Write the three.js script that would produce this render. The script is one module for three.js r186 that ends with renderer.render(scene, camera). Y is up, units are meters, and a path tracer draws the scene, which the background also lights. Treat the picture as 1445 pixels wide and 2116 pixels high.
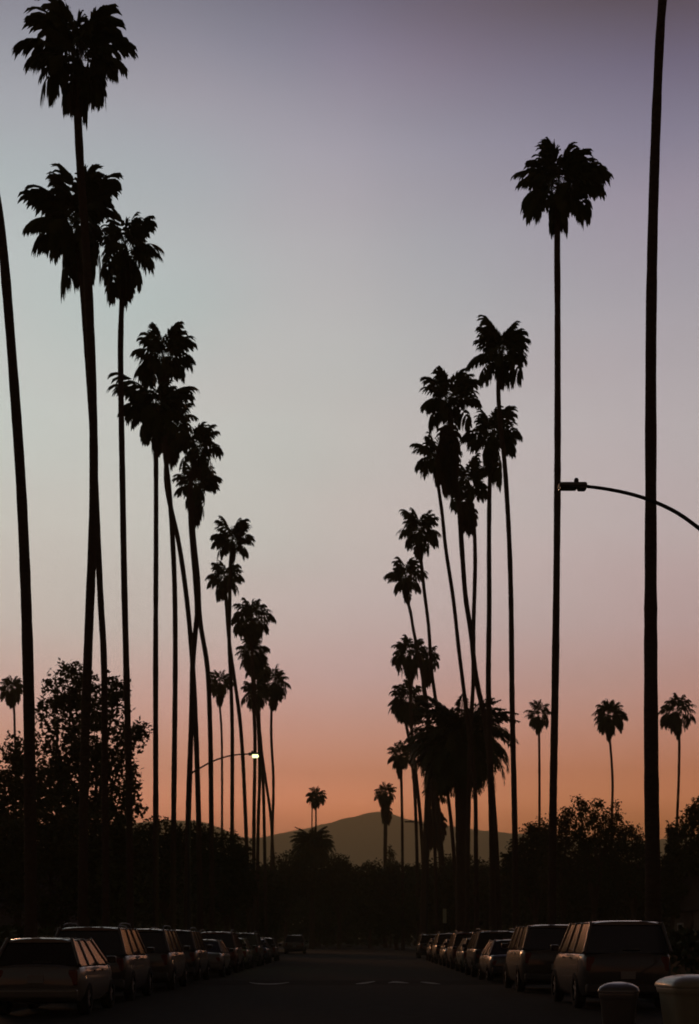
import * as THREE from 'three';
import { mergeGeometries, toCreasedNormals } from 'three/addons/utils/BufferGeometryUtils.js';
import { RoundedBoxGeometry } from 'three/addons/geometries/RoundedBoxGeometry.js';
import { ImprovedNoise } from 'three/addons/math/ImprovedNoise.js';

// ---------------------------------------------------------------- camera, sky, sun, exposure
const W = 1445, H = 2116, F = 2940, CX = 722.5, HY = 1938, EYE = 1.5;   // lens: 50 mm on film, shifted upwards
const scene = new THREE.Scene();
const camera = new THREE.PerspectiveCamera(2 * Math.atan(HY / F) * 180 / Math.PI, W / (2 * HY), 0.1, 12000);
camera.setViewOffset(W, 2 * HY, 0, 0, W, H);
camera.position.set(0, EYE, 0);
camera.lookAt(0, EYE, -10);
camera.focus = 9; camera.userData.fStop = 3.2;                            // focused short of the trees, as the soft photograph is

let seed = 7;
function rnd() { seed = (seed + 0x6D2B79F5) | 0; let t = Math.imul(seed ^ (seed >>> 15), 1 | seed); t = (t + Math.imul(t ^ (t >>> 7), 61 | t)) ^ t; return ((t ^ (t >>> 14)) >>> 0) / 4294967296; }
const rr = (a, b) => a + (b - a) * rnd();
const pick = (a) => a[Math.floor(rnd() * a.length)];
const noise = new ImprovedNoise();
const lin = (c) => { c /= 255; return c <= 0.04045 ? c / 12.92 : ((c + 0.055) / 1.055) ** 2.4; };

// dusk sky: colour by height (degrees) at three bearings, with soft uneven bands of high haze
const SKY_L = [[-2, 156, 96, 62], [2, 182, 112, 78], [5.5, 188, 128, 100], [7.5, 190, 140, 118], [9.5, 191, 156, 142], [12, 192, 176, 165], [16, 193, 192, 182], [20, 191, 197, 190], [25, 184, 190, 188], [30, 164, 167, 172], [34, 124, 123, 134], [40, 82, 81, 96], [55, 48, 48, 64], [90, 32, 33, 48]];
const SKY_C = [[-2, 152, 92, 58], [2, 178, 106, 70], [5.0, 189, 118, 82], [6.7, 188, 128, 100], [8.7, 187, 142, 126], [10.5, 187, 156, 148], [13.3, 189, 172, 166], [16, 191, 181, 174], [19.5, 189, 186, 180], [23, 184, 182, 180], [26, 175, 172, 175], [29, 162, 157, 167], [32, 134, 127, 143], [33.5, 112, 106, 122], [40, 76, 73, 90], [55, 46, 46, 60], [90, 32, 33, 48]];
const SKY_R = [[-2, 134, 78, 44], [2, 150, 89, 50], [4.5, 163, 99, 60], [6.5, 172, 112, 82], [9.3, 176, 133, 120], [12.2, 178, 153, 149], [15.8, 181, 168, 166], [19.5, 177, 168, 169], [23, 168, 161, 167], [27, 149, 142, 156], [29, 131, 125, 144], [31, 108, 102, 122], [33, 84, 74, 84], [40, 61, 55, 68], [55, 42, 42, 55], [90, 32, 33, 48]];
// the sky is brighter above the ground haze that the camera looks through
const CLEAR = [[-2.0, 3.68, 3.46, 3.581], [5.5, 3.68, 3.46, 3.581], [6.56, 2.706, 2.544, 2.633], [7.71, 2.399, 2.311, 2.417], [8.85, 2.142, 2.115, 2.241], [10.37, 1.872, 1.888, 1.991], [12.24, 1.693, 1.775, 1.847], [14.09, 1.618, 1.622, 1.683], [15.91, 1.544, 1.574, 1.62], [18.58, 1.446, 1.465, 1.503], [21.16, 1.363, 1.388, 1.421], [23.66, 1.279, 1.342, 1.371], [26.06, 1.268, 1.322, 1.353], [28.38, 1.23, 1.274, 1.31], [30.59, 1.222, 1.232, 1.285], [32.29, 1.171, 1.195, 1.269], [50, 1.12, 1.136, 1.188], [90, 1.086, 1.098, 1.134]];
function clear(e, k) { let i = 0; while (i < CLEAR.length - 2 && e > CLEAR[i + 1][0]) i++; const a = CLEAR[i], b = CLEAR[i + 1], u = Math.min(1, Math.max(0, (e - a[0]) / (b[0] - a[0]))); return a[k + 1] * (1 - u) + b[k + 1] * u; }
function ramp(t, e) {
  let i = 0; while (i < t.length - 2 && e > t[i + 1][0]) i++;
  const a = t[i], b = t[i + 1]; let u = Math.min(1, Math.max(0, (e - a[0]) / (b[0] - a[0])));
  return [1, 2, 3].map((k) => lin(a[k]) * (1 - u) + lin(b[k]) * u);
}
{
  const w = 2048, h = 1024, d = new Float32Array(w * h * 4);
  for (let j = 0; j < h; j++) {
    const el = ((j + 0.5) / h - 0.5) * 180;
    const L = ramp(SKY_L, el), C = ramp(SKY_C, el), R = ramp(SKY_R, el);
    for (let i = 0; i < w; i++) {
      const th = ((i + 0.5) / w - 0.5) * 2 * Math.PI;                 // equirect: direction (cos th, ., sin th)
      let az = Math.atan2(Math.cos(th), -Math.sin(th)) * 180 / Math.PI; // bearing right of the street
      const t = Math.max(-1, Math.min(1, az / 12.5)), s = t * (1.25 - 0.25 * t * t);
      const off = Math.min(180, Math.abs(az + 6)) / 180, fall = 0.08 + 0.92 / (1 + (Math.max(0, Math.abs(az + 6) - 15) / 30) ** 2);
      const X = Math.cos(th) * 3, Y = el * 0.12, Z = Math.sin(th) * 3;
      const n1 = noise.noise(X * 2.2 + 4, Y * 2.1, Z * 2.2) + 0.5 * noise.noise(X * 5, Y * 4.5 + 9, Z * 5);
      const n2 = noise.noise(X * 2.6 + 31, Y * 2.6, Z * 2.6 + 5);
      const below = el < -2 ? Math.max(0.12, 1 + (el + 2) * 0.09) : 1;
      for (let k = 0; k < 3; k++) {
        let v = s < 0 ? C[k] * (1 + s) - L[k] * s : C[k] * (1 - s) + R[k] * s;
        v *= clear(el, k) * fall * below * (1 + 0.03 * n1 + [0.045, -0.015, -0.01][k] * n2);
        d[(j * w + i) * 4 + k] = v;
      }
      d[(j * w + i) * 4 + 3] = 1;
    }
  }
  const tx = new THREE.DataTexture(d, w, h, THREE.RGBAFormat, THREE.FloatType);
  tx.mapping = THREE.EquirectangularReflectionMapping; tx.magFilter = tx.minFilter = THREE.LinearFilter; tx.needsUpdate = true;
  scene.background = tx; scene.environment = tx;
}
const sun = new THREE.DirectionalLight(0xffb27a, 1.4);                  // the wide afterglow left of the street
sun.shadow.radius = 25; sun.position.set(-900, 300, -2600); sun.target.position.set(0, 0, -60);
sun.castShadow = true; sun.shadow.mapSize.set(2048, 2048);
Object.assign(sun.shadow.camera, { left: -120, right: 120, top: 80, bottom: -80, near: 1, far: 4000 });
scene.add(sun, sun.target);
scene.fog = new THREE.FogExp2(new THREE.Color(1, 0.9, 0.52), 0.00042);

const renderer = new THREE.WebGLRenderer();
renderer.setSize(699, 1024);
renderer.toneMapping = THREE.LinearToneMapping;
renderer.toneMappingExposure = 1;
renderer.shadowMap.enabled = true;

// ---------------------------------------------------------------- helpers
const used = {};
function numbered(n) { const k = used[n] = (used[n] ?? -1) + 1; return k ? n + '_' + String(k).padStart(3, '0') : n; }
function shade(o) { o.traverse((m) => { if (m.isMesh) { m.castShadow = m.receiveShadow = true; } }); return o; }
function thing(name, label, category, pos, turn = 0, group) {
  const g = new THREE.Group(); g.name = numbered(name); g.position.set(...pos); g.rotation.y = turn;
  g.userData = { label, category }; if (group) g.userData.group = group;
  scene.add(g); return g;
}
function part(name, geo, mat, parent) { const m = new THREE.Mesh(geo, mat); m.name = name; m.castShadow = m.receiveShadow = true; parent.add(m); return m; }
function struct(name, geo, mat, label) { const m = part(numbered(name), geo, mat, scene); m.userData = { kind: 'structure', label, category: name.replace(/_/g, ' ') }; return m; }
const at = (px, py, Z) => new THREE.Vector3((px - CX) / F * Z, EYE + (HY - py) / F * Z, -Z);
const AX = 17.5 / F;                                                     // the street runs a hair to the right
const onStreet = (x, Z) => x + AX * Z;
const V = (x, y, z) => new THREE.Vector3(x, y, z);
class Buf {
  constructor() { this.p = []; this.i = []; this.u = []; }
  v(p, u = 0, w = 0) { this.p.push(p.x, p.y, p.z); this.u.push(u, w); return this.p.length / 3 - 1; }
  t(a, b, c) { this.i.push(a, b, c); }
  q(a, b, c, d) { this.i.push(a, b, c, a, c, d); }
  geo() {
    const g = new THREE.BufferGeometry();
    g.setAttribute('position', new THREE.Float32BufferAttribute(this.p, 3));
    g.setAttribute('uv', new THREE.Float32BufferAttribute(this.u, 2));
    g.setIndex(this.i); g.computeVertexNormals(); return g;
  }
}
const M4 = (p, r = [0, 0, 0], s = [1, 1, 1]) => new THREE.Matrix4().compose(V(...p), new THREE.Quaternion().setFromEuler(new THREE.Euler(...r)), V(...s));
const box = (w, h, d, p, r) => new THREE.BoxGeometry(w, h, d).applyMatrix4(M4(p, r));
const rbox = (w, h, d, p, rad = 0.02, r) => new RoundedBoxGeometry(w, h, d, 2, rad).applyMatrix4(M4(p, r));
function merge(list) { return mergeGeometries(list.map((g) => { const k = g.index ? g.toNonIndexed() : g.clone(); for (const a of Object.keys(k.attributes)) if (!['position', 'normal', 'uv'].includes(a)) k.deleteAttribute(a); return k; })); }
function tube(pts, r0, r1, seg = 6, n = pts.length * 3, wob = 0) {           // tapered round bar along a curve
  const c = new THREE.CatmullRomCurve3(pts, false, 'centripetal'), b = new Buf(), len = c.getLength();
  let side = V(1, 0, 0);
  for (let k = 0; k <= n; k++) {
    const p = c.getPointAt(k / n), t = c.getTangentAt(k / n);
    if (Math.abs(side.dot(t)) > 0.95) side = V(0, 0, 1);
    side = side.clone().addScaledVector(t, -side.dot(t)).normalize();
    const up = t.clone().cross(side), r = (typeof r0 === 'function' ? r0(k / n) : r0 + (r1 - r0) * k / n) * (1 + (wob ? rr(-wob, wob) : 0));
    for (let s = 0; s <= seg; s++) { const a = s / seg * Math.PI * 2; b.v(p.clone().addScaledVector(side, Math.cos(a) * r).addScaledVector(up, Math.sin(a) * r), s / seg * 2 * Math.PI * r, k / n * len); }
    if (k) for (let s = 0; s < seg; s++) { const o = k * (seg + 1) + s, q = o - seg - 1; b.q(q, q + 1, o + 1, o); }
  }
  const last = n * (seg + 1), e = b.v(c.getPointAt(1)), f = b.v(c.getPointAt(0));
  for (let s = 0; s < seg; s++) { b.t(last + s, last + s + 1, e); b.t(s + 1, s, f); }
  return b.geo();
}
function loft(rings) {                                                      // closed skin through rings of equal count
  const b = new Buf(), n = rings[0].length;
  rings.forEach((r, k) => { r.forEach((p, s) => b.v(p, s / n, k)); });
  for (let k = 1; k < rings.length; k++) for (let s = 0; s < n; s++) { const s2 = (s + 1) % n; b.q((k - 1) * n + s, (k - 1) * n + s2, k * n + s2, k * n + s); }
  for (const k of [0, rings.length - 1]) {
    const m = rings[k].reduce((a, p) => a.add(p), V(0, 0, 0)).multiplyScalar(1 / n), o = b.v(m);
    for (let s = 0; s < n; s++) { const s2 = (s + 1) % n; k ? b.t(k * n + s, k * n + s2, o) : b.t(k * n + s2, k * n + s, o); }
  }
  return toCreasedNormals(b.geo(), 0.7);
}
function slab(q, th) {                                                      // four corners -> a panel of that thickness
  const n = q[1].clone().sub(q[0]).cross(q[3].clone().sub(q[0])).normalize().multiplyScalar(-th), b = new Buf();
  q.forEach((p) => b.v(p)); q.forEach((p) => b.v(p.clone().add(n)));
  b.q(0, 1, 2, 3); b.q(7, 6, 5, 4); for (let k = 0; k < 4; k++) { const j = (k + 1) % 4; b.q(k, k + 4, j + 4, j); }
  const g = b.geo().toNonIndexed(); g.computeVertexNormals(); return g;
}
function texture(n, fn, rep = 1) {
  const d = new Uint8Array(n * n * 4);
  for (let j = 0; j < n; j++) for (let i = 0; i < n; i++) { const v = fn(i / n, j / n); for (let k = 0; k < 3; k++) d[(j * n + i) * 4 + k] = Math.max(0, Math.min(255, 255 * v)); d[(j * n + i) * 4 + 3] = 255; }
  const t = new THREE.DataTexture(d, n, n); t.wrapS = t.wrapT = THREE.RepeatWrapping; t.magFilter = t.minFilter = THREE.LinearFilter; t.repeat.set(rep, rep); t.needsUpdate = true; return t;
}
const tileNoise = (u, v, f, z) => { const a = u * Math.PI * 2, b = v * Math.PI * 2; return noise.noise(Math.cos(a) * f + 7, Math.sin(a) * f + Math.cos(b) * f, Math.sin(b) * f + z); };
const mat = (r, g, b, rough = 0.9, extra = {}) => new THREE.MeshPhysicalMaterial({ color: new THREE.Color().setRGB(r, g, b), roughness: rough, specularIntensity: rough >= 0.65 ? 0.12 : 1, ...extra });

const barkTex = texture(128, (u, v) => 0.5 + 0.25 * Math.sin(v * Math.PI * 2 * 5 + tileNoise(u, v, 1.2, 3) * 4) + 0.3 * tileNoise(u, v, 5, 1));
const roughTex = texture(256, (u, v) => 0.75 + 0.2 * tileNoise(u, v, 2, 1) + 0.25 * tileNoise(u, v, 9, 2) + 0.15 * tileNoise(u, v, 30, 5));
const grainTex = texture(256, (u, v) => 0.5 + 0.3 * tileNoise(u, v, 20, 4) + 0.4 * tileNoise(u, v, 45, 8));
roughTex.repeat.set(0.2, 0.2); grainTex.repeat.set(0.6, 0.6);
const M = {
  bark: mat(0.048, 0.037, 0.029, 0.95, { bumpMap: barkTex, bumpScale: 0.035 }),
  frond: [mat(0.032, 0.042, 0.018, 0.7, { side: THREE.DoubleSide }), mat(0.042, 0.048, 0.022, 0.75, { side: THREE.DoubleSide }), mat(0.026, 0.036, 0.018, 0.65, { side: THREE.DoubleSide })],
  dead: mat(0.05, 0.036, 0.024, 0.95, { side: THREE.DoubleSide }),
  leaf: [mat(0.04, 0.05, 0.02, 0.8, { side: THREE.DoubleSide }), mat(0.05, 0.055, 0.025, 0.8, { side: THREE.DoubleSide }), mat(0.034, 0.044, 0.022, 0.8, { side: THREE.DoubleSide })],
  wood: mat(0.06, 0.045, 0.034, 0.95),
  asphalt: new THREE.MeshPhysicalMaterial({ color: new THREE.Color().setRGB(0.021, 0.0195, 0.0185), roughness: 1, specularIntensity: 0.08, map: roughTex, bumpMap: grainTex, bumpScale: 0.006 }),
  concrete: mat(0.1, 0.094, 0.088, 0.9, { map: roughTex, bumpMap: grainTex, bumpScale: 0.003 }),
  soil: mat(0.045, 0.04, 0.03, 1, { map: roughTex }),
  lawn: mat(0.03, 0.036, 0.016, 1, { map: roughTex }),
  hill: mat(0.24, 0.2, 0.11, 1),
  tar: mat(0.02, 0.02, 0.02, 0.6), paint: mat(0.3, 0.29, 0.27, 0.8, { map: roughTex }),
  steel: mat(0.03, 0.03, 0.03, 0.75), head: mat(0.07, 0.068, 0.06, 0.6),
  glass: mat(0.004, 0.004, 0.005, 0.12), rubber: mat(0.016, 0.016, 0.016, 0.9), rim: mat(0.3, 0.3, 0.31, 0.4, { metalness: 0.8 }), trim: mat(0.02, 0.02, 0.02, 0.6),
  red: mat(0.07, 0.006, 0.005, 0.25), clear: mat(0.35, 0.35, 0.36, 0.2), plate: mat(0.14, 0.14, 0.13, 0.6),
  wall: [mat(0.1, 0.085, 0.07), mat(0.08, 0.075, 0.075)], roof: mat(0.05, 0.04, 0.036), frame: mat(0.35, 0.34, 0.32, 0.6), door: mat(0.07, 0.03, 0.02, 0.6),
};
const paintOf = (r, g, b) => new THREE.MeshPhysicalMaterial({ color: new THREE.Color().setRGB(r, g, b), roughness: 0.5, metalness: 0, specularIntensity: 0.4, clearcoat: 0.75, clearcoatRoughness: 0.06 });

// ---------------------------------------------------------------- ground, street, hills
{
  const sheet = (x0, x1, y, z0 = 30, z1 = -1200, nz = 1) => {               // strip along the street
    const b = new Buf();
    for (let k = 0; k <= nz; k++) { const z = z0 + (z1 - z0) * k / nz; for (const x of [x0, x1]) b.v(V(x + AX * -z, y, z), x, z); }
    for (let k = 0; k < nz; k++) b.q(2 * k, 2 * k + 1, 2 * k + 3, 2 * k + 2);
    return b.geo();
  };
  const bar = (x0, x1, y0, y1) => { const r = (z) => [V(x0, y0, z), V(x1, y0, z), V(x1, y1, z), V(x0, y1, z)].map((p) => p.setX(p.x + AX * -z)); return loft([r(30), r(-1200)]); };
  const g = new THREE.PlaneGeometry(7000, 8200); g.rotateX(-Math.PI / 2); g.translate(0, -0.02, -3900);
  struct('ground', g, M.soil, 'dark open ground reaching to the foot of the hills');
  struct('road', sheet(-7.2, 6.8, 0), M.asphalt, 'wide dark asphalt street between the rows of palms');
  for (const [s, e] of [[-1, -7.2], [1, 6.8]]) {
    const side = s < 0 ? 'left' : 'right';
    struct('kerb', bar(Math.min(e, e + s * 0.16), Math.max(e, e + s * 0.16), -0.02, 0.13), M.concrete, `concrete kerb along the ${side} side of the street`);
    struct('grass_strip', bar(Math.min(e + s * 0.16, e + s * 2.3), Math.max(e + s * 0.16, e + s * 2.3), -0.02, 0.12), M.lawn, `grass strip under the ${side} row of palms`);
    struct('pavement', bar(Math.min(e + s * 2.3, e + s * 3.8), Math.max(e + s * 2.3, e + s * 3.8), -0.02, 0.135), M.concrete, `concrete pavement behind the ${side} row of palms`);
    struct('front_lawn', bar(Math.min(e + s * 3.8, e + s * 14), Math.max(e + s * 3.8, e + s * 14), -0.02, 0.12), M.lawn, `front gardens beyond the ${side} pavement`);
  }
  // low speed hump with four worn strokes of paint
  const hz = 47.5, hw = 1.9, rings = [];
  for (let k = 0; k <= 10; k++) { const t = k / 10 * 2 - 1, y = 0.09 * Math.cos(t * Math.PI / 2) ** 2 + 0.004; rings.push([V(-6.6, -0.01, -hz - t * hw), V(6.3, -0.01, -hz - t * hw), V(6.3, y, -hz - t * hw), V(-6.6, y, -hz - t * hw)].map((p) => p.setX(p.x + AX * hz))); }
  const hump = thing('speed_hump', 'low dark speed hump across the street with thin worn paint strokes', 'speed hump', [0, 0, 0]);
  part('hump', loft(rings), M.asphalt, hump);
  const humpY = (z) => { const t = (z + hz) / -hw; return 0.09 * Math.cos(Math.max(-1, Math.min(1, t)) * Math.PI / 2) ** 2 + 0.008; };
  for (const a of [[[520, 0], [540, 0.5], [560, 0.66], [580, 0.5], [600, 0]], [[735, 0.5], [750, 0.3], [775, -0.3]], [[800, 0.2], [812, -0.06], [826, 0], [842, 0.25]], [[866, -0.1], [884, 0.2], [904, 0.6]]]) {
    const b = new Buf(), n = 14, c = new THREE.CatmullRomCurve3(a.map(([px, dz]) => V((px - CX) / F * hz, 0, -hz + 1.0 + dz)));
    for (let k = 0; k <= n; k++) { const p = c.getPoint(k / n), w = 0.25 * Math.sin(Math.PI * (0.08 + 0.84 * k / n)); for (const s of [w, -w]) b.v(V(p.x, humpY(p.z + s), p.z + s), p.x, p.z + s); }
    for (let k = 0; k < n; k++) b.q(2 * k, 2 * k + 2, 2 * k + 3, 2 * k + 1);
    part('paint_stroke', b.geo(), M.paint, hump);
  }
  // hills, a real ridge 3.6 km away
  const prof = [[-1500, 1745], [-500, 1735], [-100, 1728], [150, 1718], [330, 1690], [415, 1691], [460, 1708], [505, 1730], [560, 1724], [620, 1710], [668, 1700], [720, 1685], [765, 1674], [785, 1670], [805, 1678], [835, 1686], [880, 1696], [940, 1704], [1000, 1712], [1060, 1717], [1200, 1726], [1330, 1735], [1380, 1728], [1445, 1722], [1700, 1700], [2300, 1740], [3000, 1760]];
  const ridge0 = (px) => { let k = 0; while (k < prof.length - 2 && px > prof[k + 1][0]) k++; const a = prof[k], b = prof[k + 1], t = (px - a[0]) / (b[0] - a[0]); return a[1] + (b[1] - a[1]) * t; };
  const ridge = (px) => { let v = 0; for (let k = -3; k <= 3; k++) v += ridge0(px + k * 7) * (4 - Math.abs(k)); return v / 16; };
  const b = new Buf(), nx = 420, nz = 34, Z0 = 2500, Zr = 3600;
  for (let j = 0; j <= nz; j++) for (let i = 0; i <= nx; i++) {
    const px = -1500 + 4500 * i / nx, X = (px - CX) / F * Zr, t = j / nz, Z = Z0 + (Zr - Z0) * t * 1.35, u = Math.min(1, (Z - Z0) / (Zr - Z0));
    const top = EYE + (HY - ridge(px)) / F * Zr;
    const spur = 0.5 + 0.5 * Math.sin(X * 0.011 + 2.2 * noise.noise(X * 0.002, 1, 0)) ;
    const rise = Math.pow(u, 1.25 + 0.8 * (spur - 0.5) * (1 - u));
    const y = top * rise * (Z > Zr ? 1 - 0.6 * (Z - Zr) / 400 : 1) + (1 - Math.abs(2 * u - 1)) * 34 * noise.noise(X * 0.006, Z * 0.006, 3) + 3.2 * noise.noise(X * 0.03, Z * 0.03, 8) * Math.min(1, u * 3);
    b.v(V(X, y - 3, -Z), X, Z);
  }
  for (let j = 0; j < nz; j++) for (let i = 0; i < nx; i++) { const o = j * (nx + 1) + i; b.q(o, o + 1, o + nx + 2, o + nx + 1); }
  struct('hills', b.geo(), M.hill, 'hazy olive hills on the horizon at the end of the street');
}

// ---------------------------------------------------------------- fan palms
// one fan frond, unit reach, growing along +x with the given pitch; gravity is along -y
function fanFrond(pitch, roll = 0) {
  const b = new Buf(), N = 27, th0 = pitch * Math.PI / 180, stiff = Math.cos(th0) * 0.9 + 0.25;
  let p = V(0, 0, 0), th = th0; const path = [p.clone()], tan = [];
  for (let k = 0; k < 8; k++) { const t = V(Math.cos(th), Math.sin(th), 0); tan.push(t); p = p.clone().addScaledVector(t, 0.1); path.push(p); th -= 0.02 + stiff * 0.028 * k * (th > -1.45 ? 1 : 0); }
  tan.push(V(Math.cos(th), Math.sin(th), 0));
  const side = V(0, 0, 1), pw = 0.013;
  for (let k = 0; k < 6; k++) { const up = V(-tan[k].y, tan[k].x, 0).multiplyScalar(0.008); b.v(path[k].clone().addScaledVector(side, pw)); b.v(path[k].clone().addScaledVector(side, -pw).add(up)); if (k) { const o = 2 * k; b.q(o - 2, o - 1, o + 1, o); } }
  const fold = rr(0.35, 0.7), A = rr(1.5, 1.9);
  for (let i = 0; i < N; i++) {
    const f = i / (N - 1) * 2 - 1, a = f * A * 0.9 + rr(-0.05, 0.05), k = 4 + Math.min(4, Math.round((1 - Math.abs(f)) * 4.4));
    const T = tan[k], up0 = V(-T.y, T.x, 0), sd = side.clone().multiplyScalar(Math.cos(roll)).addScaledVector(up0, Math.sin(roll)), up = up0.clone().multiplyScalar(Math.cos(roll)).addScaledVector(side, -Math.sin(roll)), out = sd.clone().multiplyScalar(Math.sign(a) || 1).multiplyScalar(Math.cos(fold)).addScaledVector(up, -Math.sin(fold));
    let d = T.clone().multiplyScalar(Math.cos(a)).addScaledVector(out, Math.abs(Math.sin(a)));
    let q = path[k].clone(); const len = (0.41 - 0.06 * Math.abs(f)) * rr(0.85, 1.12), seg = 4, wd = [0.018, 0.04, 0.037, 0.024, 0];
    let prev = null;
    for (let s = 0; s <= seg; s++) {
      const w = d.clone().cross(up).normalize().multiplyScalar(wd[s]);
      const cur = s < seg ? [b.v(q.clone().add(w)), b.v(q.clone().sub(w))] : [b.v(q)];
      if (prev) cur.length === 2 ? b.q(prev[0], prev[1], cur[1], cur[0]) : b.t(prev[0], prev[1], cur[0]);
      prev = cur; q = q.clone().addScaledVector(d, len / seg);
      d = d.clone().add(V(0, -(0.16 + 0.3 * s) * (0.7 + 0.6 * rnd()), 0)).normalize();
    }
  }
  return b.geo();
}
const fanBins = []; for (let k = -90; k <= 90; k += 10) fanBins.push([0, 0.7, -0.7, 1.1].map((r) => fanFrond(Math.max(-86, Math.min(86, k)), r)));
const fan = (pitch) => pick(fanBins[Math.max(0, Math.min(18, Math.round((pitch + 90) / 10)))]);
const seg2 = (a, y) => { for (let k = 1; k < a.length; k++) if (y <= a[k][1]) { const t = (y - a[k - 1][1]) / (a[k][1] - a[k - 1][1]); return a[k - 1][0] + (a[k][0] - a[k - 1][0]) * t; } return a[a.length - 1][0]; };

// s: Z metres away; t: trunk points in the photograph from the crown down; w: [top, foot] width there; c: crown centre and reach; tips: frond ends seen
function palm(o) {
  seed = 1000 + Math.round(o.c[0] * 13 + o.c[1] * 7);
  const k = o.Z / F, ground = HY + EYE / k, [cx, cy, cr] = o.c;
  const t = [...o.t]; const e = t[t.length - 1], slope = t.length > 2 ? (e[0] - t[t.length - 2][0]) / (e[1] - t[t.length - 2][1]) * 0.5 : 0;
  t.push([e[0] + slope * (ground - e[1]), ground + 0.1 / k]);
  const foot = at(t[t.length - 1][0], ground, o.Z);
  const g = thing('palm_tree', o.label, 'palm tree', [foot.x, 0, foot.z], 0, o.group);
  const local = (x, y) => at(x, y, o.Z).sub(V(foot.x, 0, foot.z));
  const lean = rr(-0.5, 0.5), C = local(cx, cy).add(V(0, 0, lean)), pts = [[cx, cy], ...t].map(([x, y]) => { const p = local(x, y); p.z = lean * Math.max(0, p.y / C.y) ** 2; return p; }).reverse();
  const r0 = o.w[1] * 0.54 * k, r1 = o.w[0] * 0.54 * k, hgt = C.y;
  part('trunk', tube(pts, (u) => (r1 + (r0 - r1) * (1 - u) ** 1.15) * (1 + 0.07 * noise.noise(u * hgt * 0.55, o.Z, 1) + 0.05 * noise.noise(u * hgt * 1.9, o.Z, 7)) + r0 * (o.flare ?? 0.35) * Math.exp(-u * hgt / 0.9), 0, 12, Math.round(hgt * 2.2), 0.035), M.bark, g);
  const R = cr * k, list = [], dead = [];
  const add = (az, pitch, s, up = 0) => list.push({ az, pitch, s, p: C.clone().add(V(0, up, 0)) });
  if (o.tips) {
    for (const [x, y] of o.tips) {
      const dx = (x - cx) * k, dy = (cy - y) * k, d = Math.hypot(dx, dy), el = Math.atan2(dy, Math.abs(dx)) * 180 / Math.PI, droop = 30 * Math.cos(el * Math.PI / 180) + 4;
      const az = (dx < 0 ? Math.PI : 0) + rr(-0.25, 0.25);
      for (let j = 0; j < 3; j++) add(az + rr(-0.13, 0.13), el + droop + rr(-3, 3) - j * 6, d * rr(0.98, 1.05) * [1.03, 0.97, 0.86][j]);
    }
    for (let j = 0; j < 36; j++) add(j * 2.39996 + rr(-0.3, 0.3), 80 - j * 3.9 + rr(-8, 8), R * rr(0.52, 0.74), R * 0.06);
    for (let j = 0; j < 5; j++) add(rr(0, 6.28), rr(-70, -35), R * rr(0.6, 0.85));
  } else {
    const n = o.n ?? 54, a0 = rr(0, 6.28);
    for (let j = 0; j < n; j++) { const f = j / (n - 1); add(a0 + j * 2.39996 + rr(-0.25, 0.25), 84 - 160 * f ** 0.95 + rr(-9, 9), R * (0.92 + 0.2 * Math.sin(Math.PI * f)) * rr(0.85, 1.12), (0.5 - f) * R * 0.25); }
  }
  const sk = (o.skirt ?? 0.8 * cr) * k * (o.tips && !o.skirtN ? 0.8 : 1);                                      // dead fronds hanging against the trunk
  for (let j = 0; j < (o.skirtN ?? 16); j++) {
    const a = rr(0, 6.28), s = Math.max(0.45, sk * rr(0.7, 1)), y = -R * 0.12 - rr(0, Math.max(0, sk - s * 0.8));
    dead.push(fan(rr(-90, -78)).clone().applyMatrix4(M4([C.x + Math.cos(a) * r1 * 0.9, C.y + y, C.z - Math.sin(a) * r1 * 0.9], [0, a, 0], [s, s, s * 0.55])));
  }
  part('dead_leaf_skirt', mergeGeometries(dead), M.dead, g);
  if (o.merged) part('crown', mergeGeometries(list.map((f) => fan(f.pitch).clone().applyMatrix4(M4(f.p.toArray(), [0, f.az, 0], [f.s, f.s, f.s])))), pick(M.frond), g);
  else for (const f of list) { const m = part('frond', fan(f.pitch), pick(M.frond), g); m.position.copy(f.p); m.rotation.y = f.az; m.scale.setScalar(f.s); }
  return g;
}
const GL = 'palms lining the left side of the street', GR = 'palms lining the right side of the street', GF = 'far palms beyond the street';
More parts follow.
